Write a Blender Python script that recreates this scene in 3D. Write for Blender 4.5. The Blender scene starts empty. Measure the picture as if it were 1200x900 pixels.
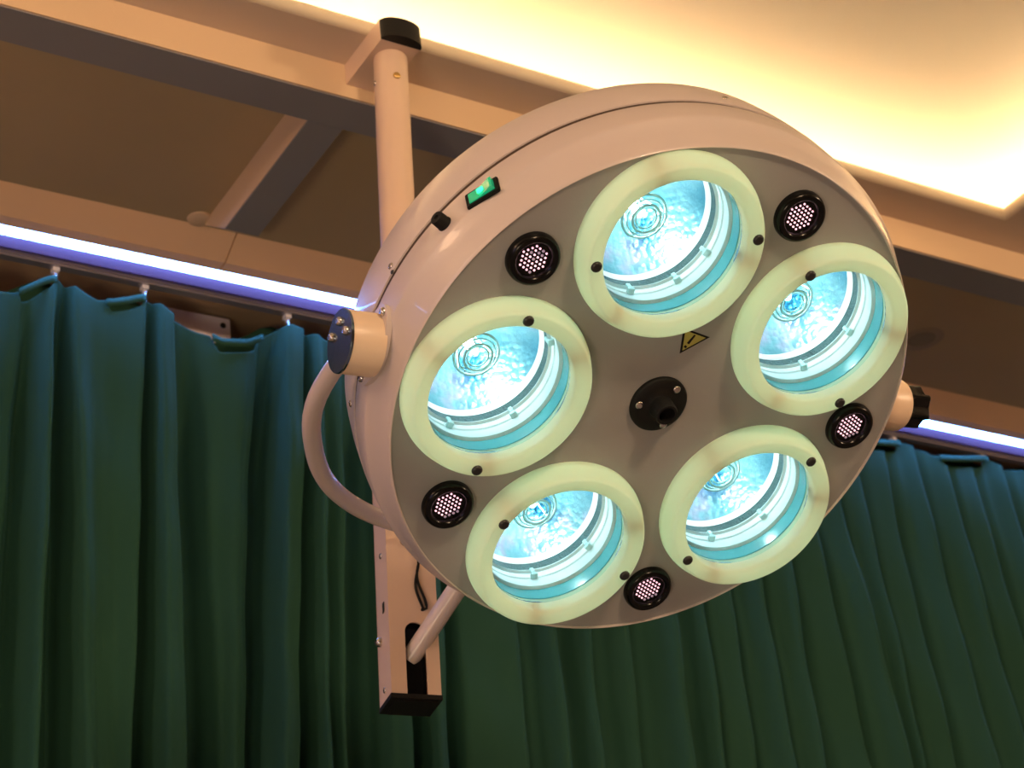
import bpy, bmesh, math, random
from mathutils import Vector, Matrix
random.seed(7)
C = bpy.context.scene.collection
SC = bpy.context.scene
PI = math.pi

# ------------------------------------------------------------------ camera
F = 2200.0
RC = Matrix(((0.8533425, -0.1667386, -0.4939684),
             (-0.5098788, -0.4645779, -0.7240103),
             (-0.1087663, 0.8696928, -0.4814606)))      # world <- camera axes
EYE = Vector((0, 0, 1.5))
cam = bpy.data.cameras.new('camera'); camo = bpy.data.objects.new('camera', cam); C.objects.link(camo)
camo.matrix_world = Matrix.Translation(EYE) @ RC.to_4x4()
cam.sensor_width = 36; cam.lens = 36 * F / 1200; cam.clip_start = .05; cam.clip_end = 50
cam.dof.use_dof = True; cam.dof.focus_distance = 2.1; cam.dof.aperture_fstop = 10
SC.camera = camo

# ------------------------------------------------------------------ world, light, exposure
w = bpy.data.worlds.new('world'); SC.world = w; w.use_nodes = True
w.node_tree.nodes['Background'].inputs[0].default_value = (.9, .7, .5, 1)
w.node_tree.nodes['Background'].inputs[1].default_value = .05
SC.view_settings.view_transform = 'Standard'; SC.view_settings.look = 'None'
SC.view_settings.exposure = 0.0; SC.view_settings.gamma = 1

def area(name, loc, target, sx, sy, power, col):
    l = bpy.data.lights.new(name, 'AREA'); l.shape = 'RECTANGLE'; l.size = sx; l.size_y = sy
    l.energy = power; l.color = col
    o = bpy.data.objects.new(name, l); C.objects.link(o); o.location = loc
    o.rotation_euler = (Vector(target) - Vector(loc)).to_track_quat('-Z', 'Y').to_euler()
    return o
# warm fill lamps near ceiling height, added out of view
area('fill_lamp', (-2.3, .9, 3.2), (1.2, 1.8, 2.6), .5, .5, 22, (1, .60, .34))
area('fill_lamp', (.6, -2.2, 3.28), (1.4, 1.6, 3.25), .5, .5, 80, (1, .69, .42))
area('fill_lamp', (4.6, -1.4, 3.28), (2.6, 2.4, 3.3), .5, .5, 78, (1, .69, .42))  # added to brighten the right end of the pelmet board
area('fill_uplight', (-1.3, -.3, .7), (1.0, 2.4, 3.4), .7, .7, 24, (1, .76, .50))  # upward fill added to lift the ceiling panels, no such fitting in view
area('cool_side_light', (-2.85, .9, 1.9), (1.2, 1.6, 2.2), .9, 1.3, 10, (.66, .60, 1.0))  # unseen cool area light from the left, no window modelled

# ------------------------------------------------------------------ helpers
def ray(x, y): return RC @ Vector((x - 600, 450 - y, -F))
def ony(x, y, Y): r = ray(x, y); return r * (Y / r.y) + EYE
def onz(x, y, z): r = ray(x, y); return r * ((z - EYE.z) / r.z) + EYE

def mat(name, col, rough=.5, metal=0, bump=0, bscale=60, var=0, vscale=4, emit=None, estr=0, spec=.5, sss=0, sssr=.02, coat=0):
    m = bpy.data.materials.new(name); m.use_nodes = True; nt = m.node_tree; p = nt.nodes['Principled BSDF']
    p.inputs['Base Color'].default_value = (*col, 1); p.inputs['Roughness'].default_value = rough
    p.inputs['Metallic'].default_value = metal; p.inputs['Specular IOR Level'].default_value = spec
    p.inputs['Coat Weight'].default_value = coat
    tc = nt.nodes.new('ShaderNodeTexCoord')
    if var:
        n = nt.nodes.new('ShaderNodeTexNoise'); n.inputs['Scale'].default_value = vscale; n.inputs['Detail'].default_value = 5
        nt.links.new(tc.outputs['Object'], n.inputs['Vector'])
        mx = nt.nodes.new('ShaderNodeMix'); mx.data_type = 'RGBA'
        mx.inputs[6].default_value = (*[c * (1 - var) for c in col], 1); mx.inputs[7].default_value = (*[min(1, c * (1 + var)) for c in col], 1)
        nt.links.new(n.outputs['Fac'], mx.inputs[0]); nt.links.new(mx.outputs[2], p.inputs['Base Color'])
    if bump:
        n = nt.nodes.new('ShaderNodeTexNoise'); n.inputs['Scale'].default_value = bscale; n.inputs['Detail'].default_value = 3
        nt.links.new(tc.outputs['Object'], n.inputs['Vector'])
        b = nt.nodes.new('ShaderNodeBump'); b.inputs['Strength'].default_value = bump; b.inputs['Distance'].default_value = .002
        nt.links.new(n.outputs['Fac'], b.inputs['Height']); nt.links.new(b.outputs['Normal'], p.inputs['Normal'])
    if emit:
        p.inputs['Emission Color'].default_value = (*emit, 1); p.inputs['Emission Strength'].default_value = estr
    if sss:
        p.inputs['Subsurface Weight'].default_value = sss; p.inputs['Subsurface Radius'].default_value = (1, 1, .8)
        p.inputs['Subsurface Scale'].default_value = sssr
    return m

def mk(name, bm, m, parent=None, smooth=True, angle=35):
    me = bpy.data.meshes.new(name); bmesh.ops.recalc_face_normals(bm, faces=bm.faces); bm.to_mesh(me); bm.free()
    if isinstance(m, (list, tuple)):
        for k in m: me.materials.append(k)
    else: me.materials.append(m)
    if smooth:
        me.polygons.foreach_set('use_smooth', [True] * len(me.polygons))
        try: me.set_sharp_from_angle(angle=math.radians(angle))
        except Exception: pass
    o = bpy.data.objects.new(name, me); C.objects.link(o)
    if parent: o.parent = parent
    return o
def tag(o, label=None, cat=None, group=None, kind=None):
    if label: o['label'] = label
    if cat: o['category'] = cat
    if group: o['group'] = group
    if kind: o['kind'] = kind
    return o
def empty(name, mw):
    o = bpy.data.objects.new(name, None); C.objects.link(o); o.matrix_world = mw; o.empty_display_size = .05; return o

def box(bm, lo, hi, M=None):
    vs = []
    for i in range(8):
        v = Vector((hi[0] if i & 1 else lo[0], hi[1] if i & 2 else lo[1], hi[2] if i & 4 else lo[2]))
        vs.append(bm.verts.new(M @ v if M else v))
    for f in ((0, 1, 3, 2), (4, 6, 7, 5), (0, 4, 5, 1), (2, 3, 7, 6), (0, 2, 6, 4), (1, 5, 7, 3)):
        bm.faces.new([vs[i] for i in f])
    return bm
def bbox_mesh(lo, hi, bev=0, M=None):
    bm = bmesh.new(); box(bm, lo, hi, M)
    if bev: bmesh.ops.bevel(bm, geom=bm.edges[:], offset=bev, segments=2, affect='EDGES')
    return bm
def revolve(prof, n=96, M=None, bm=None, close=False):
    """profile of (radius, axial) turned about local Z"""
    bm = bm or bmesh.new(); rings = []
    for r, d in prof:
        if r < 1e-6:
            v = Vector((0, 0, d)); rings.append([bm.verts.new(M @ v if M else v)])
        else:
            rr = []
            for i in range(n):
                a = 2 * PI * i / n; v = Vector((r * math.cos(a), r * math.sin(a), d)); rr.append(bm.verts.new(M @ v if M else v))
            rings.append(rr)
    pairs = list(zip(rings, rings[1:])) + ([(rings[-1], rings[0])] if close else [])
    for a, b in pairs:
        if len(a) == 1 and len(b) == 1: continue
        for i in range(n):
            j = (i + 1) % n
            if len(a) == 1: bm.faces.new((a[0], b[i], b[j]))
            elif len(b) == 1: bm.faces.new((a[i], b[0], a[j]))
            else: bm.faces.new((a[i], b[i], b[j], a[j]))
    return bm
def tube(pts, r, n=20, cap=True, bm=None, flat=1):
    bm = bm or bmesh.new(); pts = [Vector(p) for p in pts]; rings = []; up = None
    for i, p in enumerate(pts):
        t = (pts[min(i + 1, len(pts) - 1)] - pts[max(i - 1, 0)]).normalized()
        if up is None: up = t.orthogonal().normalized()
        up = (up - t * up.dot(t)).normalized(); s = t.cross(up)
        rr = r[i] if isinstance(r, (list, tuple)) else r
        rings.append([bm.verts.new(p + (up * math.cos(2 * PI * k / n) + s * math.sin(2 * PI * k / n) * flat) * rr) for k in range(n)])
    for a, b in zip(rings, rings[1:]):
        for k in range(n): bm.faces.new((a[k], a[(k + 1) % n], b[(k + 1) % n], b[k]))
    if cap: bm.faces.new(rings[0][::-1]); bm.faces.new(rings[-1])
    return bm
def axisM(pos, z, xhint=None):
    z = Vector(z).normalized(); x = Vector(xhint) if xhint is not None else z.orthogonal()
    x = (x - z * x.dot(z)).normalized(); y = z.cross(x)
    M = Matrix((x, y, z)).transposed().to_4x4(); M.translation = Vector(pos); return M
def prism(poly, h0, h1, bm=None, M=None):
    bm = bm or bmesh.new()
    f = lambda v: bm.verts.new(M @ Vector(v) if M else Vector(v))
    a = [f((x, y, h0)) for x, y in poly]; b = [f((x, y, h1)) for x, y in poly]; n = len(poly)
    bm.faces.new(a[::-1]); bm.faces.new(b)
    for i in range(n): bm.faces.new((a[i], a[(i + 1) % n], b[(i + 1) % n], b[i]))
    return bm

def screw_mesh(name, r, h, m):
    """domed screw head with a cross recess, sitting on z=0"""
    bm = revolve([(r, 0), (r * .97, h * .45), (r * .75, h * .85), (r * .45, h)], 14)
    # cross recess floor
    a = bm.verts.new((0, 0, h * .45)); top = [v for v in bm.verts if abs(v.co.z - h) < 1e-7]
    top.sort(key=lambda v: math.atan2(v.co.y, v.co.x))
    for i in range(len(top)): bm.faces.new((a, top[i], top[(i + 1) % len(top)]))
    bmesh.ops.recalc_face_normals(bm, faces=bm.faces)
    me = bpy.data.meshes.new(name); bm.to_mesh(me); bm.free(); me.materials.append(m)
    me.polygons.foreach_set('use_smooth', [True] * len(me.polygons)); return me
def place(name, me, M, parent):
    o = bpy.data.objects.new(name, me); C.objects.link(o); o.parent = parent; o.matrix_local = M; return o

# ------------------------------------------------------------------ materials
M_ceil = mat('ceiling_paint', (.62, .50, .38), .7, bump=.15, bscale=300, var=.04)
M_cove = mat('cove_paint', (.72, .61, .44), .8, bump=.1, bscale=200)
M_panel = mat('taupe_ceiling_panel', (.44, .33, .19), .6, bump=.1, bscale=250, var=.10, vscale=3)
M_beam = mat('cream_painted_beam', (.72, .52, .33), .55, bump=.1, bscale=250, var=.04)
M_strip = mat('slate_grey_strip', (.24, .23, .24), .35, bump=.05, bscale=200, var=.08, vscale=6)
M_board = mat('pelmet_board_paint', (.95, .64, .37), .5, bump=.1, bscale=250, var=.05)
M_wall = mat('wall_paint', (.50, .36, .22), .8, bump=.2, bscale=120, var=.1)
M_floor = mat('floor_vinyl', (.40, .34, .28), .5, var=.1)
M_alu = mat('aluminium_profile', (.70, .66, .70), .35, metal=.6, bump=.03)
M_led = mat('led_diffuser', (.9, .93, 1), .4, emit=(.12, .32, 1), estr=40)
def flange_mat():
    m = bpy.data.materials.new('frosted_blue_flange'); m.use_nodes = True; nt = m.node_tree; nt.nodes.clear()
    o = nt.nodes.new('ShaderNodeOutputMaterial'); mx = nt.nodes.new('ShaderNodeMixShader'); mx.inputs[0].default_value = .35
    t = nt.nodes.new('ShaderNodeBsdfTranslucent'); t.inputs[0].default_value = (.10, .06, .20, 1)
    d = nt.nodes.new('ShaderNodeBsdfDiffuse'); d.inputs[0].default_value = (.12, .05, .065, 1)
    nt.links.new(d.outputs[0], mx.inputs[1]); nt.links.new(t.outputs[0], mx.inputs[2]); nt.links.new(mx.outputs[0], o.inputs[0])
    return m
M_blue = flange_mat()
M_rail = mat('rail_metal', (.45, .42, .48), .35, metal=.7)
M_hook = mat('hook_nylon', (.75, .75, .85), .4)
M_cl = mat('enamel_white', (.60, .52, .495), .36, bump=.05, bscale=350, var=.02, coat=.25)
M_face = mat('grey_enamel', (.34, .345, .345), .42, bump=.06, bscale=350, var=.03)
def ring_mat():
    m = mat('translucent_cream_plastic', (.93, .96, .80), .4); nt = m.node_tree; p = nt.nodes['Principled BSDF']
    o = nt.nodes['Material Output']; mx = nt.nodes.new('ShaderNodeMixShader'); mx.inputs[0].default_value = .55
    t = nt.nodes.new('ShaderNodeBsdfTranslucent'); t.inputs[0].default_value = (.92, 1, .80, 1)
    nt.links.new(p.outputs[0], mx.inputs[1]); nt.links.new(t.outputs[0], mx.inputs[2]); nt.links.new(mx.outputs[0], o.inputs['Surface'])
    return m
M_ring = ring_mat()
M_black = mat('black_plastic', (.007, .007, .007), .6, spec=.25, bump=.1, bscale=500)
M_gloss = mat('black_gloss', (.005, .005, .005), .2, spec=.2)
M_steel = mat('steel', (.55, .52, .50), .25, metal=1)
M_dsteel = mat('blackened_steel', (.05, .05, .05), .3, metal=.6)
M_plate = mat('polished_plate', (.20, .28, .38), .16, metal=1, bump=.03, bscale=60)
M_mast = mat('mast_enamel', (.72, .53, .40), .38, bump=.05, bscale=300, coat=.2)
M_teal = mat('teal_glass_wall', (.14, .46, .48), .18, coat=.5)
M_whitein = mat('white_liner', (.97, .99, .99), .35)
M_grain = mat('grained_metal', (.05, .085, .085), .5, metal=.1, bump=.9, bscale=500, var=.45, vscale=260)
M_lip = mat('pink_tinted_lip', (.95, .80, .82), .3)
M_clip = mat('clear_clip', (.72, .93, .93), .25)
M_bulb = mat('halogen_glow', (1, 1, 1), .4, emit=(.80, 1, .98), estr=95)
M_cup = mat('bulb_cup', (.72, .95, .95), .2, metal=.5)
M_pinkled = mat('pink_led', (1, .8, .85), .4, emit=(1, .50, .62), estr=1.5)
M_dimled = mat('dim_led', (.4, .35, .45), .4, emit=(.5, .35, .45), estr=.35)
M_green = mat('green_rocker', (.01, .42, .20), .18, emit=(0, .55, .25), estr=.35, coat=.6)
M_lens = mat('rocker_glow', (.05, .8, .4), .2, emit=(.05, 1, .5), estr=1.3)
M_yel = mat('yellow_print', (.46, .42, .10), .5)
M_brass = mat('brass', (.75, .52, .2), .25, metal=1)
M_cove_led = mat('cove_led', (1, .9, .7), .5, emit=(1, .84, .60), estr=42)

def reflector_mat():
    m = mat('dichroic_painted_reflection', (.5, .8, .85), .16, metal=1); nt = m.node_tree; p = nt.nodes['Principled BSDF']
    tc = nt.nodes.new('ShaderNodeTexCoord')
    n = nt.nodes.new('ShaderNodeTexNoise'); n.inputs['Scale'].default_value = 16; n.inputs['Detail'].default_value = 4
    r = nt.nodes.new('ShaderNodeValToRGB'); e = r.color_ramp.elements
    e[0].position = .32; e[0].color = (.10, .30, .40, 1); e[1].position = .66; e[1].color = (.62, .78, .80, 1)
    k = r.color_ramp.elements.new(.52); k.color = (.26, .46, .54, 1)
    k = r.color_ramp.elements.new(.60); k.color = (.55, .44, .60, 1)
    nt.links.new(tc.outputs['Object'], n.inputs['Vector']); nt.links.new(n.outputs['Fac'], r.inputs[0]); nt.links.new(r.outputs[0], p.inputs['Base Color'])
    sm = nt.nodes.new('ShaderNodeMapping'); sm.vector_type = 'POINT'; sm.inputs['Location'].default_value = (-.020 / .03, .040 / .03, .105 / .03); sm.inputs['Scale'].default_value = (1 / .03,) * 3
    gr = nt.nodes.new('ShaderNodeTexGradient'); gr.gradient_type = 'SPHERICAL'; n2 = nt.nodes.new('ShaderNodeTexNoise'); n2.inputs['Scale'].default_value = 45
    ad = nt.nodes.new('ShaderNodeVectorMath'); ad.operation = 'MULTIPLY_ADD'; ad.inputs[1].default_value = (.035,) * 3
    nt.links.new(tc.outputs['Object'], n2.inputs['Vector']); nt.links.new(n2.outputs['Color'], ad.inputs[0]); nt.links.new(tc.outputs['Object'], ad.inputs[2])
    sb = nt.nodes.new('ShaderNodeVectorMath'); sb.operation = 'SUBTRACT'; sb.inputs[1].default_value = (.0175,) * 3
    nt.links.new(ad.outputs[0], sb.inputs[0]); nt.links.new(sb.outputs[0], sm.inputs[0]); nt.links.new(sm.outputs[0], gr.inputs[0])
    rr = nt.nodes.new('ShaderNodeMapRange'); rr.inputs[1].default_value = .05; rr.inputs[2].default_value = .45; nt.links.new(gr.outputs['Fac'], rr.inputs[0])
    mb = nt.nodes.new('ShaderNodeMix'); mb.data_type = 'RGBA'; mb.inputs[7].default_value = (.01, .10, .20, 1)  # dark blue blotch painted in for a reflection on the dish wall
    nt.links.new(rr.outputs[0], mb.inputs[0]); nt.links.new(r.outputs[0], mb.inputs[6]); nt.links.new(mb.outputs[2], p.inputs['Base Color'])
    # fine dimpled facets
    v = nt.nodes.new('ShaderNodeTexVoronoi'); v.inputs['Scale'].default_value = 150
    b = nt.nodes.new('ShaderNodeBump'); b.inputs['Strength'].default_value = .35; b.inputs['Distance'].default_value = .0015
    nt.links.new(tc.outputs['Object'], v.inputs['Vector']); nt.links.new(v.outputs['Distance'], b.inputs['Height']); nt.links.new(b.outputs['Normal'], p.inputs['Normal'])
    p.inputs['Metallic'].default_value = .55; p.inputs['Roughness'].default_value = .22
    return m
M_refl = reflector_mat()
def glass_mat():
    m = bpy.data.materials.new('clear_cover_glass'); m.use_nodes = True; nt = m.node_tree; nt.nodes.clear()
    o = nt.nodes.new('ShaderNodeOutputMaterial'); mx = nt.nodes.new('ShaderNodeMixShader')
    t = nt.nodes.new('ShaderNodeBsdfTransparent'); t.inputs[0].default_value = (.90, .985, .98, 1)
    g = nt.nodes.new('ShaderNodeBsdfGlossy'); g.inputs['Roughness'].default_value = .05
    l = nt.nodes.new('ShaderNodeLayerWeight'); l.inputs[0].default_value = .12
    nt.links.new(l.outputs['Fresnel'], mx.inputs[0]); nt.links.new(t.outputs[0], mx.inputs[1]); nt.links.new(g.outputs[0], mx.inputs[2]); nt.links.new(mx.outputs[0], o.inputs[0])
    return m
M_glass = glass_mat()
def cloth_mat():
    m = mat('green_curtain_cloth', (.017, .062, .039), .85, spec=.15); nt = m.node_tree; p = nt.nodes['Principled BSDF']
    tc = nt.nodes.new('ShaderNodeTexCoord')
    mp = nt.nodes.new('ShaderNodeMapping'); mp.inputs['Scale'].default_value = (900, 900, 900)
    n = nt.nodes.new('ShaderNodeTexNoise'); n.inputs['Scale'].default_value = 1
    b = nt.nodes.new('ShaderNodeBump'); b.inputs['Strength'].default_value = .15; b.inputs['Distance'].default_value = .001
    nt.links.new(tc.outputs['Object'], mp.inputs[0]); nt.links.new(mp.outputs[0], n.inputs['Vector']); nt.links.new(n.outputs['Fac'], b.inputs['Height']); nt.links.new(b.outputs['Normal'], p.inputs['Normal'])
    p.inputs['Sheen Weight'].default_value = .1; p.inputs['Sheen Tint'].default_value = (.3, .9, .6, 1)
    return m
M_cloth = cloth_mat()

# ------------------------------------------------------------------ the room
ZC = 3.4                                                            # ceiling underside
X0, X1, Yn, Yb = -3.0, 6.5, -3.0, 3.02
def struct(name, bm, m, smooth=False): return tag(mk(name, bm, m, None, smooth), kind='structure')
struct('floor', bbox_mesh((X0, Yn, -.1), (X1, Yb, 0)), M_floor)
struct('wall_back', bbox_mesh((X0, Yb, 0), (X1, Yb + .1, ZC)), M_wall)
struct('wall_left', bbox_mesh((X0 - .1, Yn, 0), (X0, Yb, ZC)), M_wall)
struct('wall_right', bbox_mesh((X1, Yn, 0), (X1 + .1, Yb, ZC)), M_wall)
struct('wall_front', bbox_mesh((X0, Yn - .1, 0), (X1, Yn, ZC)), M_wall)
YE, XE = 1.975, 2.531                                               # edges of the cove opening
T = .022
bm = bmesh.new()
box(bm, (X0, YE, ZC), (X1, 2.09, ZC + T))                           # soffit along the beam
box(bm, (XE, Yn, ZC), (X1, YE, ZC + T))                             # soffit right of the opening
box(bm, (X0, Yn, ZC), (-1.6, YE, ZC + T)); box(bm, (-1.6, Yn, ZC), (XE, -1.5, ZC + T))
ceil = struct('ceiling', bm, M_ceil)
CH = .155
bm = bmesh.new()                                                    # raised tray above the opening
box(bm, (-1.9, -1.8, ZC + CH), (XE + .27, YE + .27, ZC + CH + .03))
box(bm, (-1.9, YE + .25, ZC + T), (XE + .27, YE + .27, ZC + CH)); box(bm, (XE + .25, -1.8, ZC + T), (XE + .27, YE + .25, ZC + CH))
box(bm, (-1.92, -1.8, ZC + T), (-1.9, YE + .27, ZC + CH)); box(bm, (-1.9, -1.82, ZC + T), (XE + .27, -1.8, ZC + CH))
struct('ceiling', bm, M_cove)
bm = bmesh.new()                                                    # rounded lip of the opening
tube([(-1.6, YE, ZC + .012), (XE, YE, ZC + .012)], .012, 12, bm=bm); tube([(XE, YE, ZC + .012), (XE, -1.5, ZC + .012)], .012, 12, bm=bm)
struct('trim_1', bm, M_cove, True)
# strip lights hidden on the ledge
cs = empty('cove_strip_light', Matrix.Translation((.5, YE + .16, ZC + T)))
cs.matrix_world = Matrix.Translation((.5, YE + .16, ZC + T)); iv = cs.matrix_world.inverted()
for lo, hi in (((-1.7, YE + .15, ZC + T + .002), (XE + .2, YE + .166, ZC + T + .012)), ((XE + .15, -1.6, ZC + T + .002), (XE + .166, YE + .14, ZC + T + .012)),
               ((-1.76, -1.6, ZC + T + .002), (-1.744, YE + .1, ZC + T + .012))):
    mk('strip', bbox_mesh(lo, hi, M=iv), M_cove_led, cs, False)
tag(cs, 'warm strip light hidden on the ledge of the raised ceiling tray', 'strip light')
# dropped frame: panels, long beam, cross beam
struct('trim_2', bbox_mesh((X0, 2.053, ZC - .064), (X1, 2.126, ZC)), M_beam)
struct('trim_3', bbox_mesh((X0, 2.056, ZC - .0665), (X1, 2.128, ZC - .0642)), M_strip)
bx = [1.125, -.35, 2.6 + 1.9]
bm = bmesh.new(); bs = bmesh.new()
for b in bx:
    XM = Matrix(((0, 0, 1, 0), (1, 0, 0, 0), (0, 1, 0, 0), (0, 0, 0, 1)))
    prism([(2.1275, ZC - .064), (2.458, ZC - .064), (2.548, ZC), (2.1275, ZC)], b, b + .062, bm, XM)
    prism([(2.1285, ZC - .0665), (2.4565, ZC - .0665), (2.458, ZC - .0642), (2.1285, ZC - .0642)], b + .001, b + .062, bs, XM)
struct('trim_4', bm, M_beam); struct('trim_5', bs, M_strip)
xs = [X0, -.35, 1.125, 4.5, X1]
for a, b in zip(xs, xs[1:]):
    struct('ceiling', bbox_mesh((a + .0005, 2.09, ZC), (b, 2.5495, ZC + .02)), M_panel)
# pelmet boards: they fall slightly towards the wall, butt joint at X = 1.19
def pelmet(xa, xb):
    bm = bmesh.new()
    prism([(2.550, ZC - .0005), (2.605, ZC - .030), (2.6295, ZC - .030), (2.6295, ZC - .004), (2.72, ZC - .004), (2.72, ZC + .02), (2.550, ZC + .02)], xa, xb, bm,
          Matrix(((0, 0, 1, 0), (1, 0, 0, 0), (0, 1, 0, 0), (0, 0, 0, 1))))
    return bm
xj = [X0, 1.1905, 4.6, X1]
for i in range(3): struct('trim_6', pelmet(xj[i] + .0012, xj[i + 1] - .0012), M_board)
struct('trim_7', bbox_mesh((X0, 2.72, ZC - .0), (X1, Yb, ZC + .02)), M_wall)
struct('trim_8', bbox_mesh((X0, 2.99, ZC - .16), (X1, Yb, ZC - .12), .004), M_wall)      # ribs on the wall behind
struct('trim_9', bbox_mesh((X0, 2.995, ZC - .09), (X1, Yb, ZC - .075), .003), M_wall)

# LED profile + curtain track
ZL = ZC - .0045
L0, L1 = -2.9, 6.3
YL = 2.640
rt = empty('led_profile_light', Matrix.Translation((1.7, YL, ZL)))
def ext(poly, xa, xb, org): # poly in (Y,Z) world
    bm = bmesh.new(); prism([(y - org[1], z - org[2]) for y, z in poly], xa - org[0], xb - org[0], bm, Matrix(((0, 0, 1, 0), (1, 0, 0, 0), (0, 1, 0, 0), (0, 0, 0, 1)))); return bm
og = (1.7, YL, ZL)
mk('housing', ext([(YL - .010, ZL), (YL - .010, ZC - .0285), (YL - .011, ZC - .0305), (YL - .010, ZC - .0315), (YL - .0085, ZC - .0305), (YL - .0085, ZC - .026), (YL + .024, ZC - .026), (YL + .024, ZL)], L0, L1, og), M_alu, rt)
mk('diffuser', ext([(YL - .0083, ZC - .0262), (YL - .0083, ZC - .0300), (YL + .002, ZC - .0312), (YL + .012, ZC - .0312), (YL + .0195, ZC - .0300), (YL + .0195, ZC - .0262)], L0, L1, og), M_led, rt)
mk('flange', ext([(YL + .020, ZC - .0262), (YL + .020, ZC - .0540), (YL + .0215, ZC - .0540), (YL + .0235, ZC - .0262)], L0, L1, og), M_blue, rt)
tag(rt, 'glowing blue-white LED strip in a profile running above the green curtains', 'strip light')
bm = ext([(2.668, ZC - .0045), (2.668, ZC - .057), (2.674, ZC - .057), (2.674, ZC - .0605), (2.690, ZC - .0605), (2.690, ZC - .0045)], L0, L1, (1.7, 2.68, ZC - .0045))
tr = mk('curtain_track', bm, M_rail, None); tr.location = (1.7, 2.68, ZC - .0045)
tag(tr, 'slim grey metal curtain track below the LED strip, the curtains hang from it', 'curtain track')

# wall bracket plate seen above the left curtain
P = [ony(200, 366, 2.80), ony(270, 374, 2.80)]
wb = empty('junction_plate', Matrix.Translation((P[1].x - .05, Yb, P[1].z - .03)))
TM = Matrix.Translation(-Vector(wb.location)); wx0, wx1, wz1 = P[0].x - .05, P[1].x, P[1].z
mk('casing', bbox_mesh((wx0, 2.80, wz1 - .10), (wx1, 2.812, wz1), .002, TM), mat('plate_paint', (.95, .86, .93), .5, var=.03), wb, False)
mk('stand_off', bbox_mesh((wx0 + .02, 2.813, wz1 - .08), (wx1 - .03, Yb - .001, wz1 - .04), .002, TM), M_alu, wb, False)
s_me = screw_mesh('screw', .006, .003, M_dsteel)
s_me2 = screw_mesh('screw', .004, .002, M_steel)
place('screw', s_me, TM @ axisM((wx1 - .016, 2.7995, wz1 - .018), (0, -1, 0)), wb)
tag(wb, 'pale mauve metal box with one screw on the wall above the left curtain', 'box')

# ceiling fittings
bm = revolve([(0, -.006), (.016, -.0055), (.021, -.003), (.022, .0)], 36)
o = mk('ceiling_sensor', bm, M_beam); o.location = (1.112, 2.532, ZC)
tag(o, 'small round cream ceiling fitting beside the cross beam', 'ceiling sensor')
dl = empty('recessed_downlight', Matrix.Translation((2.684, 2.388, ZC)))
mk('trim_ring', revolve([(.030, -.0005), (.046, -.0005), (.048, .0), (.030, 0)], 40), mat('taupe_ring', (.34, .25, .16), .5), dl)
mk('lens', revolve([(0, -.001), (.030, -.001)], 40), mat('unlit_lens', (.30, .22, .15), .2), dl)
tag(dl, 'unlit round downlight flush in the taupe ceiling panel, right of the lamp', 'downlight')

# ------------------------------------------------------------------ curtains
Y0 = 2.715
def interp(tab, x):
    if x <= tab[0][0]: return tab[0][1]
    for (a, ya), (b, yb) in zip(tab, tab[1:]):
        if x <= b:
            t = (x - a) / (b - a); return ya + (yb - ya) * t
    return tab[-1][1]
LT = [(-200, 300), (-60, 312), (-15, 318), (0, 341), (18, 341), (34, 334), (50, 327), (60, 324), (72, 325), (85, 335), (100, 345), (115, 352), (135, 351), (150, 349), (165, 346), (178, 349), (190, 359), (205, 370), (235, 386), (260, 398), (290, 399), (310, 392), (325, 384), (340, 381), (352, 385), (365, 390), (385, 399), (410, 404), (440, 402), (465, 395), (490, 410), (520, 425), (560, 428)]
RT = [(480, 420), (520, 428), (560, 432), (600, 425), (640, 440), (690, 450), (740, 450), (790, 470), (840, 482), (890, 480), (940, 496), (980, 510), (1000, 512), (1030, 516), (1054, 517), (1070, 523), (1085, 528), (1094, 534), (1120, 535), (1140, 535), (1155, 535), (1165, 541), (1180, 549), (1200, 551), (1230, 550), (1260, 556), (1300, 572), (1350, 575), (1400, 590), (1500, 612)]
YT = 2.674
def world_tab(tab, Y=YT):
    r = []
    for x, y in tab: p = ony(x, y, Y); r.append((p.x, p.z))
    return r
def keyline(ya, yb, keys):
    out = []
    for xa, xb, d in keys:
        A = ony(xa, ya, Y0); B = ony(xb, yb, Y0); out.append((A, B, d))
    return out
def fold_x(k, z):
    A, B, d = k; t = (z - A.z) / (B.z - A.z); t = min(t, 1.25 + .12 * (t - 1.25)) if t > 1.25 else t
    return A.x + (B.x - A.x) * t
def curtain_mesh(keys, amp, ztop_tab, slots, sub=7, power=1.0, linear=False, soft=()):
    nz = 44; bm = bmesh.new(); rows = []
    for j in range(nz + 1):
        row = []
        for i in range(len(keys) - 1):
            for s in range(sub if i < len(keys) - 2 else sub + 1):
                t = s / sub; tt = t if linear else .5 * (t + .5 - .5 * math.cos(PI * t))
                td = t if linear else (.5 - .5 * math.cos(PI * t))
                ztop0 = 3.3; X = fold_x(keys[i], ztop0) * (1 - t) + fold_x(keys[i + 1], ztop0) * t
                zt = interp(ztop_tab, X)
                for a, b, drop in slots:
                    if a < X < b:
                        e = min((X - a), (b - X)) / (b - a) * 7; zt -= drop * min(1, e * 1.6)
                v = (j / nz) ** 1.8; z = zt + (.06 - zt) * v
                xx = fold_x(keys[i], z) * (1 - t) + fold_x(keys[i + 1], z) * t
                d = keys[i][2] * (1 - td) + keys[i + 1][2] * td
                near = min(1, .22 + (zt - z) * 3.2)
                wob = .004 * math.sin(9 * z + xx * 11) + .003 * math.sin(23 * z + 31 * xx)
                yt = YT; yf = Y0 + .42 * amp - d * amp; row.append(bm.verts.new((xx, yt * (1 - near) + (yf + wob) * near, z)))
        rows.append(row)
    for a, b in zip(rows, rows[1:]):
        for i in range(len(a) - 1): bm.faces.new((a[i], b[i], b[i + 1], a[i + 1]))
    return bm
def cloth_obj(bm, name, parent, thick=.0015):
    o = mk(name, bm, M_cloth, parent, True, 180)
    s = o.modifiers.new('solid', 'SOLIDIFY'); s.thickness = thick; s.offset = 0
    return o
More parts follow.
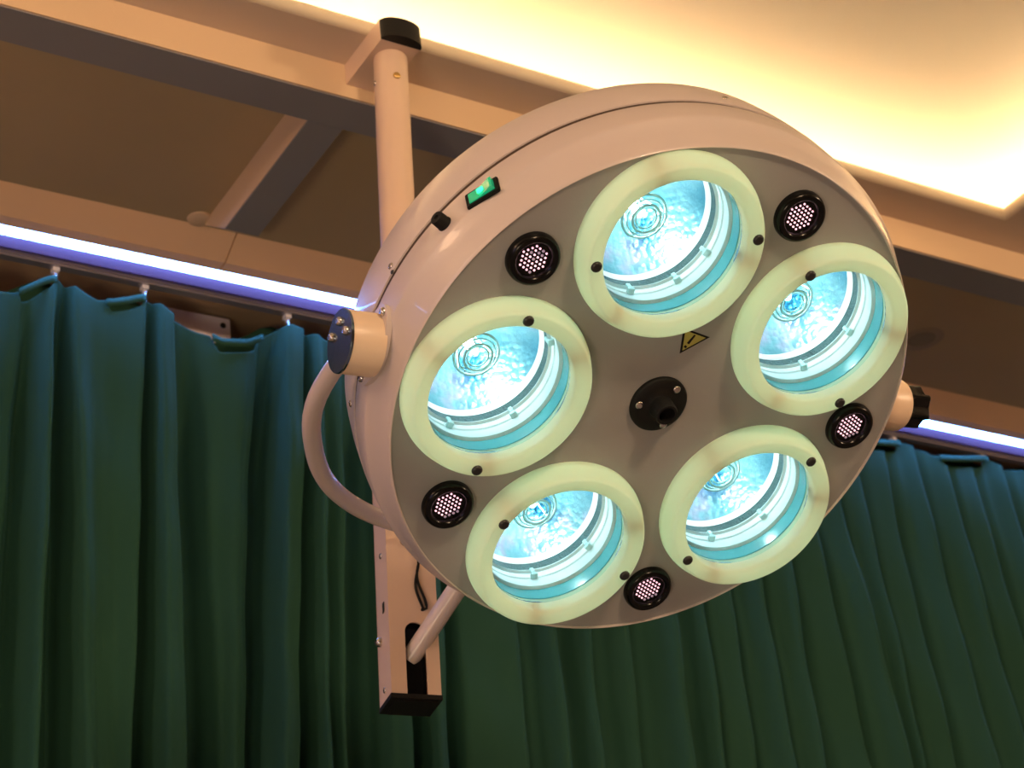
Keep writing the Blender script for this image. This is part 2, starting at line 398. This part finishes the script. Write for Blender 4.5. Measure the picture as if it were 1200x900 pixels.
def slot_world(l):
    r = []
    for x0, x1, dpx, y in l: a = ony(x0, y, YT); b = ony(x1, y, YT); r.append((a.x, b.x, dpx / 620))
    return r
def header(ztab, xa, xb, keys, amp, zoff, hgt, dep, name, parent):
    bm = bmesh.new(); n = int((xb - xa) / .008); prev = None
    for i in range(n + 1):
        X = xa + (xb - xa) * i / n; zt = interp(ztab, X) + zoff
        y = dep + (.004 * math.sin(X * 37) if hgt > .02 else 0)
        c = [bm.verts.new((X, y, zt)), bm.verts.new((X, y - .001, zt - hgt * .5)), bm.verts.new((X, y, zt - hgt))]
        if prev:
            for k in range(2): bm.faces.new((prev[k], prev[k + 1], c[k + 1], c[k]))
        prev = c
    o = cloth_obj(bm, name, parent)
    o.data.set_sharp_from_angle(angle=.5) if hgt < .02 else None
    return o

LK = [(-330, -380, .4), (-290, -335, 1), (-280, -320, 0), (-250, -290, .1), (-220, -255, 1), (-180, -215, .8), (-172, -205, 0), (-140, -170, .2), (-110, -140, 1), (-80, -105, .8), (-72, -95, 0), (-50, -70, .1), (-25, -45, .8), (5, -18, .5), (22, 4, .05), (46, 30, 1), (59, 47, .2), (68, 64, .0), (82, 90, 1), (104, 107, .80), (125, 125, .74), (156, 143, .86), (161, 149, 0), (167, 161, .05), (180, 183, 1),
      (195, 204, .9), (201, 213, .1), (218, 236, 0), (245, 258, .5), (275, 268, .66), (290, 284, .45), (297, 291, 0), (310, 299, .05), (326, 318, 1), (342, 335, .9), (346, 342, 0), (350, 353, .1), (362, 369, 1), (372, 380, .70), (387, 391, .92), (392, 396, .25), (412, 416, .1), (426, 436, .35), (437, 450, .85), (448, 466, 1), (456, 475, .1), (468, 487, .1), (480, 498, 1), (489, 508, .95), (493, 513, .1)]
def setup_curtain(name, keys, ya, yb, amp, tab, slots, label, hooks, hdr):
    lk = keyline(ya, yb, keys); wt = world_tab(tab); org = Vector((fold_x(lk[0], 3.3), Y0, 0))
    root = empty(name, Matrix.Identity(4))
    cloth_obj(curtain_mesh(lk, amp, wt, slot_world(slots)), 'cloth', root)
    xa, xb = fold_x(lk[0], 3.3), fold_x(lk[-1], 3.3)
    for a_, b_, dr in slot_world(slots): header(wt, a_ - .003, b_ + .003, lk, amp, .0005, .015, YT - .003, 'header_tape', root)
    header(wt, xa + .01, xb - .012, lk, amp, .040, .13, 2.752, 'lining', root)
    for hx in hooks:
        X = ony(hx, interp(tab, hx), YT).x; zt = interp(wt, X); zz = ZC - .061
        bm = bmesh.new(); box(bm, (X - .006, 2.678, zz - .008), (X + .006, 2.692, zz)); box(bm, (X - .003, 2.682, zz - .016), (X + .003, 2.688, zz - .008))
        r = mk('runner', bm, M_hook, root, False)
        hk = [(X, 2.685, zz - .014), (X, 2.681, (zz + zt) / 2), (X, 2.680, zt + .002), (X, 2.678, zt - .010)]
        mk('hook', tube(hk, .0016, 8), M_steel, r)
    # origin at the foot of the curtain
    foot = Vector(((xa + xb) / 2, Y0, .06))
    for ch in root.children: ch.location = -foot if ch.parent == root else ch.location
    root.location = foot
    tag(root, label, 'curtain')
    return root
setup_curtain('curtain', LK, 500, 890, .100, LT, [(24, 64, 15, 340), (126, 169, 15, 362), (250, 306, 15, 400)],
              'dark green curtain with wide loose folds hanging left of the lamp', [-90, -10, 67, 172, 340, 465], 1)
RE = [(582, 608), (623, 655), (663, 693), (708, 743), (755, 800), (790, 835), (828, 873), (860, 915), (896, 951), (930, 1008), (962, 1052), (993, 1067), (1027, 1106), (1063, 1151), (1096, 1192), (1127, 1228), (1161, 1270), (1196, 1310), (1232, 1350), (1268, 1392), (1304, 1434), (1340, 1476), (1378, 1520), (1416, 1565), (1455, 1610), (1495, 1655)]
RKK = [(497, 517, .1), (506, 526, .05), (520, 542, .75), (555, 575, .80)]
for i, (a, b) in enumerate(RE):
    RKK.append((a, b, 1 if i % 3 else .85))
    if i < len(RE) - 1:
        na, nb = RE[i + 1]; lo = .25 if a > 760 else .0
        if a in (755, 828): lo = .1
        RKK.append((a + 3.0, b + 4.0, lo + .05 * (i % 2)))
        RKK.append((a + (na - a) * .45, b + (nb - b) * .45, lo + (.42 if a > 760 else .3)))
setup_curtain('curtain', RKK, 560, 890, .065, RT, [(1014, 1054, 16, 525), (1102, 1156, 16, 540), (1230, 1280, 15, 560)],
              'finely pleated green curtain, blue-lit at its top, behind and right of the lamp', [560, 700, 840, 960, 1051, 1154, 1290], 1)

# ------------------------------------------------------------------ support mast
LEAN = .047
mz = Matrix(((1, 0, LEAN, 0), (0, 1, 0, 0), (0, 0, 1, 0), (0, 0, 0, 1)))
tilt = math.atan(LEAN)
top = Vector((1.194, 1.972, 3.36))
RT_ = Matrix.Rotation(tilt, 4, 'Y')
foot = top + RT_ @ Vector((0, 0, -1.10))
mast = empty('lamp_mast', Matrix.Translation(foot) @ RT_)
mi = mast.matrix_world.inverted()
mk('pole', revolve([(0, .42), (.0265, .42), (.0265, 1.10), (0, 1.10)], 48), M_mast, mast)
for a in (-100, 170):
    place('screw', s_me2 if a != -100 else screw_mesh('screw', .006, .004, M_brass), axisM((.0262 * math.cos(math.radians(a)), .0262 * math.sin(math.radians(a)), 1.10 - .052), (math.cos(math.radians(a)), math.sin(math.radians(a)), 0)), mast)
# head bar under the ceiling with a half round black cap
hb = bmesh.new(); bx0, bx1 = 1.158, 1.2245
box(hb, (bx0, 1.932, 3.3605), (bx1, 2.0525, 3.3995))
mk('head_bar', hb, M_mast, mast, False).matrix_local = mi
cap = bmesh.new(); poly = [(bx0 - .001, 1.932)]
for i in range(17):
    a = PI + PI * i / 16; poly.append(((bx0 + bx1) / 2 + math.cos(a) * .0345, 1.930 + math.sin(a) * .017))
poly.append((bx1 + .001, 1.932))
prism(poly, 3.3595, 3.395, cap); mk('bar_cap', cap, M_black, mast, True).matrix_local = mi
# lower channel box with slot (C section)
ch = Matrix.Rotation(math.radians(-12.5), 4, 'Z'); W2, D0, D1 = .0325, -.030, .028
A_ = ony(459, 812, 1.95); B_ = mi @ A_                            # front left lower corner in mast space
off = Vector((B_.x, B_.y, 0)) - (ch @ Vector((-W2, D0, 0))); base = B_.z - .0
CHM = Matrix.Translation((off.x, off.y, base)) @ ch
HT = .50
def cb(lo, hi, bev=0): return bbox_mesh(lo, hi, bev, CHM)
sw = .0135                                                          # slot half width
sx = .0015
bm = bmesh.new()
box(bm, (-W2, D0 + .003, .0), (-W2 + .003, D1, HT), CHM); box(bm, (W2 - .003, D0 + .003, .0), (W2, D1, HT), CHM)
box(bm, (-W2, D1 - .003, .0), (W2, D1, HT), CHM)
mk('channel_body', bm, M_mast, mast, False)
# front plate with arched slot opening at its bottom
slot_h = .098; outl = [(-W2, 0), (sx - sw, 0), (sx - sw, slot_h - sw)]
for i in range(1, 10): a = PI - PI * i / 10; outl.append((sx + sw * math.cos(a), slot_h - sw + sw * math.sin(a)))
outl += [(sx + sw, slot_h - sw), (sx + sw, 0), (W2, 0), (W2, HT), (-W2, HT)]
FM = CHM @ Matrix(((1, 0, 0, 0), (0, 0, 1, 0), (0, 1, 0, 0), (0, 0, 0, 1)))
bm = bmesh.new()
def strip_plate(bm, d0, d1):
    n = 12; arch = [(sx + sw * math.cos(PI - PI * i / n), slot_h - sw + sw * math.sin(PI - PI * i / n)) for i in range(n + 1)]
    def quad(a, b, c, e):
        prism([a, b, c, e], d0, d1, bm, FM)
    quad((-W2, 0), (sx - sw, 0), (sx - sw, slot_h - sw), (-W2, slot_h - sw))
    quad((sx + sw, 0), (W2, 0), (W2, slot_h - sw), (sx + sw, slot_h - sw))
    tops = [(-W2, slot_h - sw)] + [(-W2 + 2 * W2 * (i - 1) / (n - 2), slot_h + .004) for i in range(1, n)] + [(W2, slot_h - sw)]
    for i in range(n): quad(arch[i], arch[i + 1], tops[i + 1], tops[i])
    quad((-W2, slot_h + .004), (W2, slot_h + .004), (W2, HT), (-W2, HT))
strip_plate(bm, D0, D0 + .003)
mk('front_plate', bm, M_mast, mast, False)
mk('slot_liner', cb((sx - sw - .001, D0 + .012, .001), (sx + sw + .001, D0 + .014, slot_h + .003)), M_gloss, mast, False)
bm = bmesh.new()
prism([(-W2 - .001, D0 - .001), (W2 + .001, D0 - .001), (W2 + .001, D1), (-W2 - .001, D1)], -.006, 0, bm, CHM)
prism([(-W2 + .004, D0 + .004), (W2 - .004, D0 + .004), (W2 - .008, D1 - .004), (-W2 + .008, D1 - .004)], -.008, -.006, bm, CHM)
mk('end_cap', bm, M_black, mast, False)
for z, y in ((.015, .0), (.20, -.004), (.30, .002)):
    place('screw', s_me2, CHM @ axisM((-W2 - .0002, y, z), (-1, 0, 0)), mast)
place('bolt', screw_mesh('bolt', .0065, .007, M_steel), CHM @ axisM((-W2, .012, .085), (-1, 0, 0)), mast)
bm = prism([(-.004, -.007), (.004, -.007), (.004, .007), (-.004, .007)], 0, .0006, None, CHM @ axisM((-W2 - .0003, -.008, .125), (-1, 0, 0), (0, 1, 0)))
mk('side_slot', bm, M_dsteel, mast, False)
# two thin wires on the front plate
for dx in (0, .0035):
    pts = []
    for i in range(24):
        t = i / 23; pts.append(CHM @ Vector((.004 + dx + .004 * math.sin(t * 7 + dx * 300) + .006 * t, D0 - .003, .205 - .088 * t)))
    pts.append(CHM @ Vector((.012, D0 + .001, .115)))
    mk('wire', tube(pts, .0018, 8), M_black, mast)
mk('cable_gland', revolve([(0, .014), (.005, .014), (.0055, .004), (.008, .003), (.008, 0)], 20, CHM @ axisM((-.006, D0, .212), (0, -1, 0))), M_steel, mast)
tag(mast, 'cream metal lamp mast, round pole above and slotted channel below, behind the surgical lamp', 'lamp mast')

# ------------------------------------------------------------------ surgical lamp
RL = Matrix(((0.9274067, -0.3731649, -0.0257823), (-0.3330652, -0.7924452, -0.5109776), (0.1702479, 0.4824712, -0.8592073)))
LW = Matrix.Translation(Vector((1.1799, 1.4472, 0.9749)) + EYE) @ RL.to_4x4()
lamp = empty('surgical_lamp', LW)
tag(lamp, 'large round surgical lamp head with five lit reflector windows, the main object', 'surgical lamp')
LWi = LW.inverted()
def P3(r, deg, d): a = math.radians(deg); return Vector((r * math.cos(a), r * math.sin(a), d))
def R3(deg): a = math.radians(deg); return Vector((math.cos(a), math.sin(a), 0))
# body shells
mk('rear_shell', revolve([(0, -.172), (.15, -.172), (.27, -.170), (.302, -.166), (.3155, -.159), (.3215, -.148), (.3255, -.12), (.3285, -.0860), (.3281, -.0846), (.3262, -.0840), (.317, -.0836)], 160), M_cl, lamp, angle=40)
mk('front_shell', revolve([(.316, -.0775), (.3262, -.0772), (.3280, -.0768), (.3287, -.0750), (.3287, -.044), (.3284, -.0395), (.3274, -.0370), (.3255, -.0345), (.3196, -.0185), (.3140, -.0010), (.3128, .0020), (.3115, .0032), (.3105, .0025), (.3105, -.006)], 160), M_cl, lamp, angle=40)
mk('seam_gasket', revolve([(.318, -.0845), (.3264, -.0845), (.3264, -.0765), (.318, -.0765)], 160, close=True), mat('gasket_brown', (.06, .035, .022), .6), lamp)
# face plate with five round openings
PR, A0 = .2021, 91.217
LEDR, LA0 = .2608, 55.39
cen = [P3(PR, A0 - 72 * k, 0) for k in range(5)]
bm = bmesh.new(); geo = []
def ringverts(c, r, n, d=0): return [bm.verts.new((c[0] + r * math.cos(2 * PI * i / n), c[1] + r * math.sin(2 * PI * i / n), d)) for i in range(n)]
def ringedges(vs): return [bm.edges.new((vs[i], vs[(i + 1) % len(vs)])) for i in range(len(vs))]
E_ = ringedges(ringverts((0, 0), .3108, 120))
for c in cen: E_ += ringedges(ringverts(c, .0865, 64))
bmesh.ops.triangle_fill(bm, use_beauty=True, use_dissolve=False, edges=E_)
# drop triangles filling the openings
dead = [f for f in bm.faces if any((f.calc_center_median() - c).length < .0862 for c in cen)]
if dead: bmesh.ops.delete(bm, geom=dead, context='FACES_ONLY')
fp = mk('face_plate', bm, M_face, lamp, False)
s = fp.modifiers.new('solid', 'SOLIDIFY'); s.thickness = .003; s.offset = -1 if fp.data.polygons[0].normal.z > 0 else 1

s_black = screw_mesh('screw', .0063, .0035, M_dsteel)
SCR = [(-179.2, 2.6), (111.5, -73.3), (42.5, -148.4), (141.9, -31.3), (75.0, -107.7)]
CLIPS = [(-64, -32, -105), (-30, -80, 60), (-48, -100, 100), (-40, -95, 160), (-62, -118, 12)]
ring_me = housing = None
protos = {}
def shared(key, fn, m, angle=35):
    if key not in protos:
        o = mk(key, fn(), m, None, True, angle); protos[key] = o.data; bpy.data.objects.remove(o)
    return protos[key]
ringprof = [(.1075, -.001), (.1075, .003), (.1066, .0090), (.1030, .0205), (.1012, .0250), (.0996, .0270), (.0978, .0274), (.0900, .0256), (.0842, .0236), (.0830, .0222), (.0826, .0195), (.0830, .010), (.0838, .0035), (.0846, -.0015)]
for k in range(5):
    c = cen[k]
    M = Matrix.Translation(c) @ Matrix.Rotation(math.radians(-72 * k), 4, 'Z')
    Mn = Matrix.Translation(c)
    ring = place('window_ring', shared('window_ring', lambda: revolve(ringprof, 96), M_ring, 60), Mn, lamp)
    for a in SCR[k]:
        place('screw', s_black, Matrix.Translation(P3(.0925, a, .0272)), ring)
    place('cover_glass', shared('cover_glass', lambda: revolve([(0, .0065), (.0832, .0065), (.0834, .0045), (0, .0045)], 64), M_glass), Matrix.Identity(4), ring)
    place('outer_wall', shared('outer_wall', lambda: revolve([(.0850, -.002), (.0843, -.003), (.0846, -.010), (.0852, -.022), (.0856, -.022), (.0864, -.002)], 96, close=True), M_teal), Matrix.Identity(4), ring)
    place('stepped_liner', shared('stepped_liner', lambda: revolve([(.0852, -.0215), (.0815, -.0235), (.0822, -.034), (.0830, -.036), (.0832, -.0395), (.0818, -.041), (.0826, -.050), (.0790, -.0515), (.0800, -.054), (.0870, -.054), (.0870, -.0215)], 96, close=True), M_whitein), Matrix.Identity(4), ring)
    place('grained_band', shared('grained_band', lambda: revolve([(.0798, -.0515), (.0800, -.0705), (.0815, -.0705), (.0815, -.0515)], 96, close=True), M_grain), Matrix.Identity(4), ring)
    place('reflector_lip', shared('reflector_lip', lambda: revolve([(.0812, -.0660), (.0796, -.0655), (.0768, -.0738), (.0785, -.0755), (.0812, -.0750)], 96, close=True), M_lip), Matrix.Identity(4), ring)
    def dish():
        prof = []
        for i in range(22):
            r = .078 - (.078 - .012) * i / 21
            prof.append((r, -.0715 - .062 * (1 - (r / .078) ** 2) ** .85))
        prof.append((.0, prof[-1][1] - .004)); return revolve(prof, 96)
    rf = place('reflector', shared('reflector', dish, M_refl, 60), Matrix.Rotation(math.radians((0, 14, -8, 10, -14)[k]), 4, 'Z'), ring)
    place('bulb', shared('bulb', lambda: revolve([(0, -.072), (.004, -.073), (.0062, -.078), (.0066, -.092), (.0055, -.104), (0, -.105)], 24), M_bulb), Matrix.Identity(4), ring)
    def cup():
        b = bmesh.new()
        for R_, d, t in ((.0125, -.060, .0011), (.0165, -.0585, .0016), (.0215, -.062, .0010), (.0262, -.065, .0016)):
            revolve([(R_ + t * math.cos(2 * PI * i / 8), d + t * math.sin(2 * PI * i / 8)) for i in range(8)], 48, bm=b, close=True)
        for a in (0, 120, 240):
            tube([P3(.0115, a, -.0605), P3(.027, a, -.066), P3(.0135, a, -.108)], .0011, 6, bm=b)
        return b
    place('bulb_cup', shared('bulb_cup', cup, M_cup), Matrix.Rotation(math.radians(25 * k), 4, 'Z'), ring)
    place('bulb_lens', shared('bulb_lens', lambda: revolve([(0, -.0565), (.004, -.0568), (.008, -.0582), (.0112, -.061), (.011, -.062), (0, -.060)], 32), M_glass), Matrix.Identity(4), ring)
    for a in CLIPS[k]:
        Mc = Matrix.Rotation(math.radians(a), 4, 'Z')
        def clipm():
            b = bmesh.new(); box(b, (.0755, -.004, -.043), (.0835, .004, -.0385)); box(b, (.0755, -.0025, -.052), (.0785, .0025, -.043))
            bmesh.ops.bevel(b, geom=b.edges[:], offset=.0008, segments=1, affect='EDGES'); return b
        place('clip', shared('clip', clipm, M_clip), Mc, ring)
    place('added_ring_emitter', shared('added_ring_emitter', lambda: revolve([(.0905, .0006), (.0990, .0006), (.0990, .0012), (.0905, .0012)], 64, close=True), mat('pale_green_glow', (.9, 1, .85), .5, emit=(.60, 1, .74), estr=1.75)), Matrix.Identity(4), ring)  # hidden emitter added under the ring so the plastic glows
    # mounting tabs inside the ring wall
    for a in (105, 225, 345):
        place('tab', shared('tab', lambda: bbox_mesh((.0845, -.007, -.0005), (.0985, .007, .0185), .001), mat('tab_amber', (.42, .30, .12), .6)), Matrix.Rotation(math.radians(a + 9 * k), 4, 'Z'), ring)

# LED sensor clusters: black bezel + 37 small LEDs in a hexagon
led_me = shared('led', lambda: revolve([(.00128, 0), (.0011, .0008), (.0006, .0012), (0, .0013)], 8), M_pinkled)
dim_me = shared('led_dim', lambda: revolve([(.00165, 0), (.0015, .0008), (.0008, .0013), (0, .0014)], 8), M_dimled)
bez_me = shared('bezel', lambda: revolve([(.0298, 0), (.0298, .004), (.0285, .0085), (.0262, .0108), (.0235, .0112), (.0212, .0100), (.0196, .0070), (.0188, .0045), (0, .0045)], 64), M_gloss, 50)
DIM = [{6, 13, 14, 18, 20, 33}, {27, 33, 34, 35, 36}, {33, 34, 35, 36}, {32, 33, 34, 35, 36}, {29, 33, 34, 36}]
order = [4, 0, 1, 2, 3]
for k in range(5):
    a = LA0 - 72 * k
    bz = place('led_bezel', bez_me, Matrix.Translation(P3(LEDR, a, .0002)) @ Matrix.Rotation(math.radians(17), 4, 'Z'), lamp)
    pts = []
    for r in range(-3, 4):
        n = 7 - abs(r)
        for i in range(n): pts.append(((i - (n - 1) / 2) * .0050, -r * .00433))
    dim = DIM[order.index(k)] if k in order else set()
    for i, (x, y) in enumerate(pts):
        place('led', dim_me if i in DIM[k if k != 4 else 0] and k == 4 or i in (33, 34, 35, 36) and k in (1, 2, 3) else led_me, Matrix.Translation((x, y, .0045)), bz)

# centre socket
cc = mk('centre_socket', revolve([(.0345, 0), (.0345, .003), (.0325, .0055), (.024, .0065), (.0165, .0075), (.0142, .009), (.0135, .024), (.0120, .027), (.0095, .027), (.0092, .012), (0, .012)], 64), M_black, lamp, angle=50)
s_cap = screw_mesh('screw', .0048, .002, M_steel)
for a in (167, 44.5, -77): place('screw', s_cap, Matrix.Translation(P3(.0262, a, .0068)), cc)

# warning sticker
def poly2(pts, z0, z1): return prism(pts, z0, z1)
tri = [(.0233, .0936), (.0215, .0612), (.0563, .0763)]
gx = sum(p[0] for p in tri) / 3; gy = sum(p[1] for p in tri) / 3
st = mk('warning_sticker', poly2([(x, y) for x, y in tri], .0001, .0006), M_black, lamp, False)
mk('yellow_field', poly2([(gx + (x - gx) * .78, gy + (y - gy) * .78) for x, y in tri], .0006, .0009), M_yel, st, False)
def seg(a, b, wa, wb):
    a = Vector(a); b = Vector(b); n = (b - a).normalized(); n = Vector((-n.y, n.x)); return [tuple(a + n * wa), tuple(b + n * wb), tuple(b - n * wb), tuple(a - n * wa)]
mk('mark', poly2(seg((.0378, .0824), (.0300, .0727), .0011, .0017), .0009, .0012), M_black, st, False)
mk('mark', poly2(seg((.0282, .0703), (.0264, .0682), .0017, .0017), .0009, .0012), M_black, st, False)

# rocker switch, fuse cap, seam screws on the side wall
def side(deg, d, r=.3287): return axisM(P3(r, deg, d), R3(deg), (0, 0, 1))      # local x = axial (towards the face), z = outwards
Ms = side(126.9, -.0475)
sf = mk('switch_frame', bbox_mesh((-.0200, -.0120, -.002), (.0200, .0120, .0025), .001), M_black, lamp, False)
# long side runs around the rim, turned slightly
sf.matrix_local = Ms @ Matrix.Rotation(math.radians(90 - 14), 4, 'Z')
rk = bmesh.new(); prism([(-.0155, .002), (-.0155, .0035), (-.001, .0040), (.0125, .0085), (.0155, .0080), (.0155, .002)], -.0078, .0078, rk, Matrix(((1, 0, 0, 0), (0, 0, 1, 0), (0, 1, 0, 0), (0, 0, 0, 1))))
mk('rocker', rk, M_green, sf, False)
mk('rocker_lens', bbox_mesh((-.004, -.0035, .0040), (.004, .0035, .0072), .0008), M_lens, sf, False)
Mf = side(135.83, -.055)
mk('fuse_cap', revolve([(.0085, -.001), (.0088, .001), (.0082, .002), (.0080, .012), (.0072, .0135), (.003, .0135), (.0025, .0115), (0, .0115)], 28, Mf), M_black, lamp)
for deg, d, r in ((149.57, -.0945, .3275), (71.77, -.1082, .3265), (-179.3, -.101, .327), (220, -.10, .327), (-60, -.10, .327), (20, -.10, .327)):
    place('screw', s_me2, side(deg, d, r), lamp)
place('screw', screw_mesh('screw', .0026, .0015, M_dsteel), side(149.9, -.0835, .3283), lamp)

# pivots
PA = 162.8; PD = -.052
Mp = axisM(P3(.3275, PA, PD), R3(PA), (0, 0, 1))
bm = bmesh.new(); hexp = []
for i in range(40):
    a = 2 * PI * i / 40; rr = .036 + .012 * abs(math.sin(a)) ** 6; hexp.append((rr * math.cos(a) * .86, rr * math.sin(a)))
prism(hexp, -.004, .0025, bm, Mp); mk('pivot_flange', bm, M_cl, lamp)
for s_ in (1, -1): place('screw', screw_mesh('screw', .005, .004, M_steel), Mp @ Matrix.Translation((0, s_ * .0405, .0025)), lamp)
mk('pivot_barrel', revolve([(.0345, .000), (.0345, .036), (.0338, .038), (0, .038)], 64, Mp), mat('barrel_enamel', (.80, .62, .45), .35, bump=.05, bscale=300), lamp)
pp = mk('pivot_plate', revolve([(.0350, .0375), (.0352, .0395), (.0345, .0405), (0, .0405)], 64, Mp), M_plate, lamp)
for a in (60, 130, 200): place('screw', screw_mesh('screw', .0052, .0045, M_steel), Mp @ Matrix.Translation((.021 * math.cos(math.radians(a)), .021 * math.sin(math.radians(a)), .0405)), pp)
QA = -15.6; Mq = axisM(P3(.3275, QA, PD), R3(QA), (0, 0, 1))
mk('pivot_barrel', revolve([(.032, -.004), (.032, .032), (.030, .036), (.018, .037), (0, .037)], 64, Mq), mat('barrel_enamel_right', (.80, .60, .44), .35, bump=.05, bscale=300), lamp)
bm = bmesh.new(); st_ = []
for i in range(60):
    a = 2 * PI * i / 60; rr = .0215 + .0045 * math.cos(6 * a); st_.append((rr * math.cos(a), rr * math.sin(a)))
prism(st_, .042, .068, bm, Mq); bmesh.ops.bevel(bm, geom=[e for e in bm.edges if abs((e.verts[0].co - e.verts[1].co).length) < .004], offset=.0015, segments=1, affect='EDGES')
revolve([(.010, .036), (.010, .070), (.008, .074), (0, .074)], 24, Mq, bm)
mk('locking_knob', bm, M_gloss, lamp, angle=30)

# yoke: bent tube from one pivot behind the head to the other
phi = math.radians(25)
av = (R3(QA) - R3(PA)).normalized(); bv = Vector((av.y, -av.x, 0)); 
if bv.y > 0: bv = -bv
wv = bv * math.cos(phi) + Vector((0, 0, -1)) * math.sin(phi)
pl = P3(.352, PA, PD); pr = P3(.350, QA, PD); mid = (pl + pr) / 2; hw = (pr - pl).length / 2
yp = []
N = 72
for i in range(N + 1):
    th = PI * i / N; cx = -math.cos(th); sx_ = math.sin(th)
    ex = .80
    x = math.copysign(abs(cx) ** ex, cx) * hw; h = (abs(sx_) ** .72) * .372
    bulge = .010 * math.sin(min(1, h / .2) * PI) * (1 if cx < 0 else -.3) * (1 if abs(cx) > .4 else 0)
    yp.append(mid + av * (x - bulge * 1.0) + wv * h)
# smooth
for _ in range(6): yp = [yp[0]] + [(yp[i - 1] + yp[i] * 2 + yp[i + 1]) / 4 for i in range(1, N)] + [yp[-1]]
mk('yoke', tube(yp, .0108, 20), M_cl, lamp)
# arm from the channel slot to the yoke
slot_w = ony(486, 764, 1.955)
def pix(p):
    c = RC.transposed() @ (p - EYE); return Vector((600 - F * c.x / c.z, 450 + F * c.y / c.z))
best = min(yp, key=lambda p: (pix(LW @ p) - Vector((566, 670))).length)
d_ = (slot_w - LW @ best).normalized()
a_pts = [LWi @ (slot_w + d_ * .012), LWi @ (slot_w * .5 + (LW @ best) * .5), best]
mk('support_arm', tube(a_pts, .0128, 24), M_cl, lamp)
mk('arm_socket', revolve([(0, -.02), (.022, -.02), (.022, .02), (0, .02)], 28, axisM(best, (a_pts[1] - best))), M_cl, lamp)
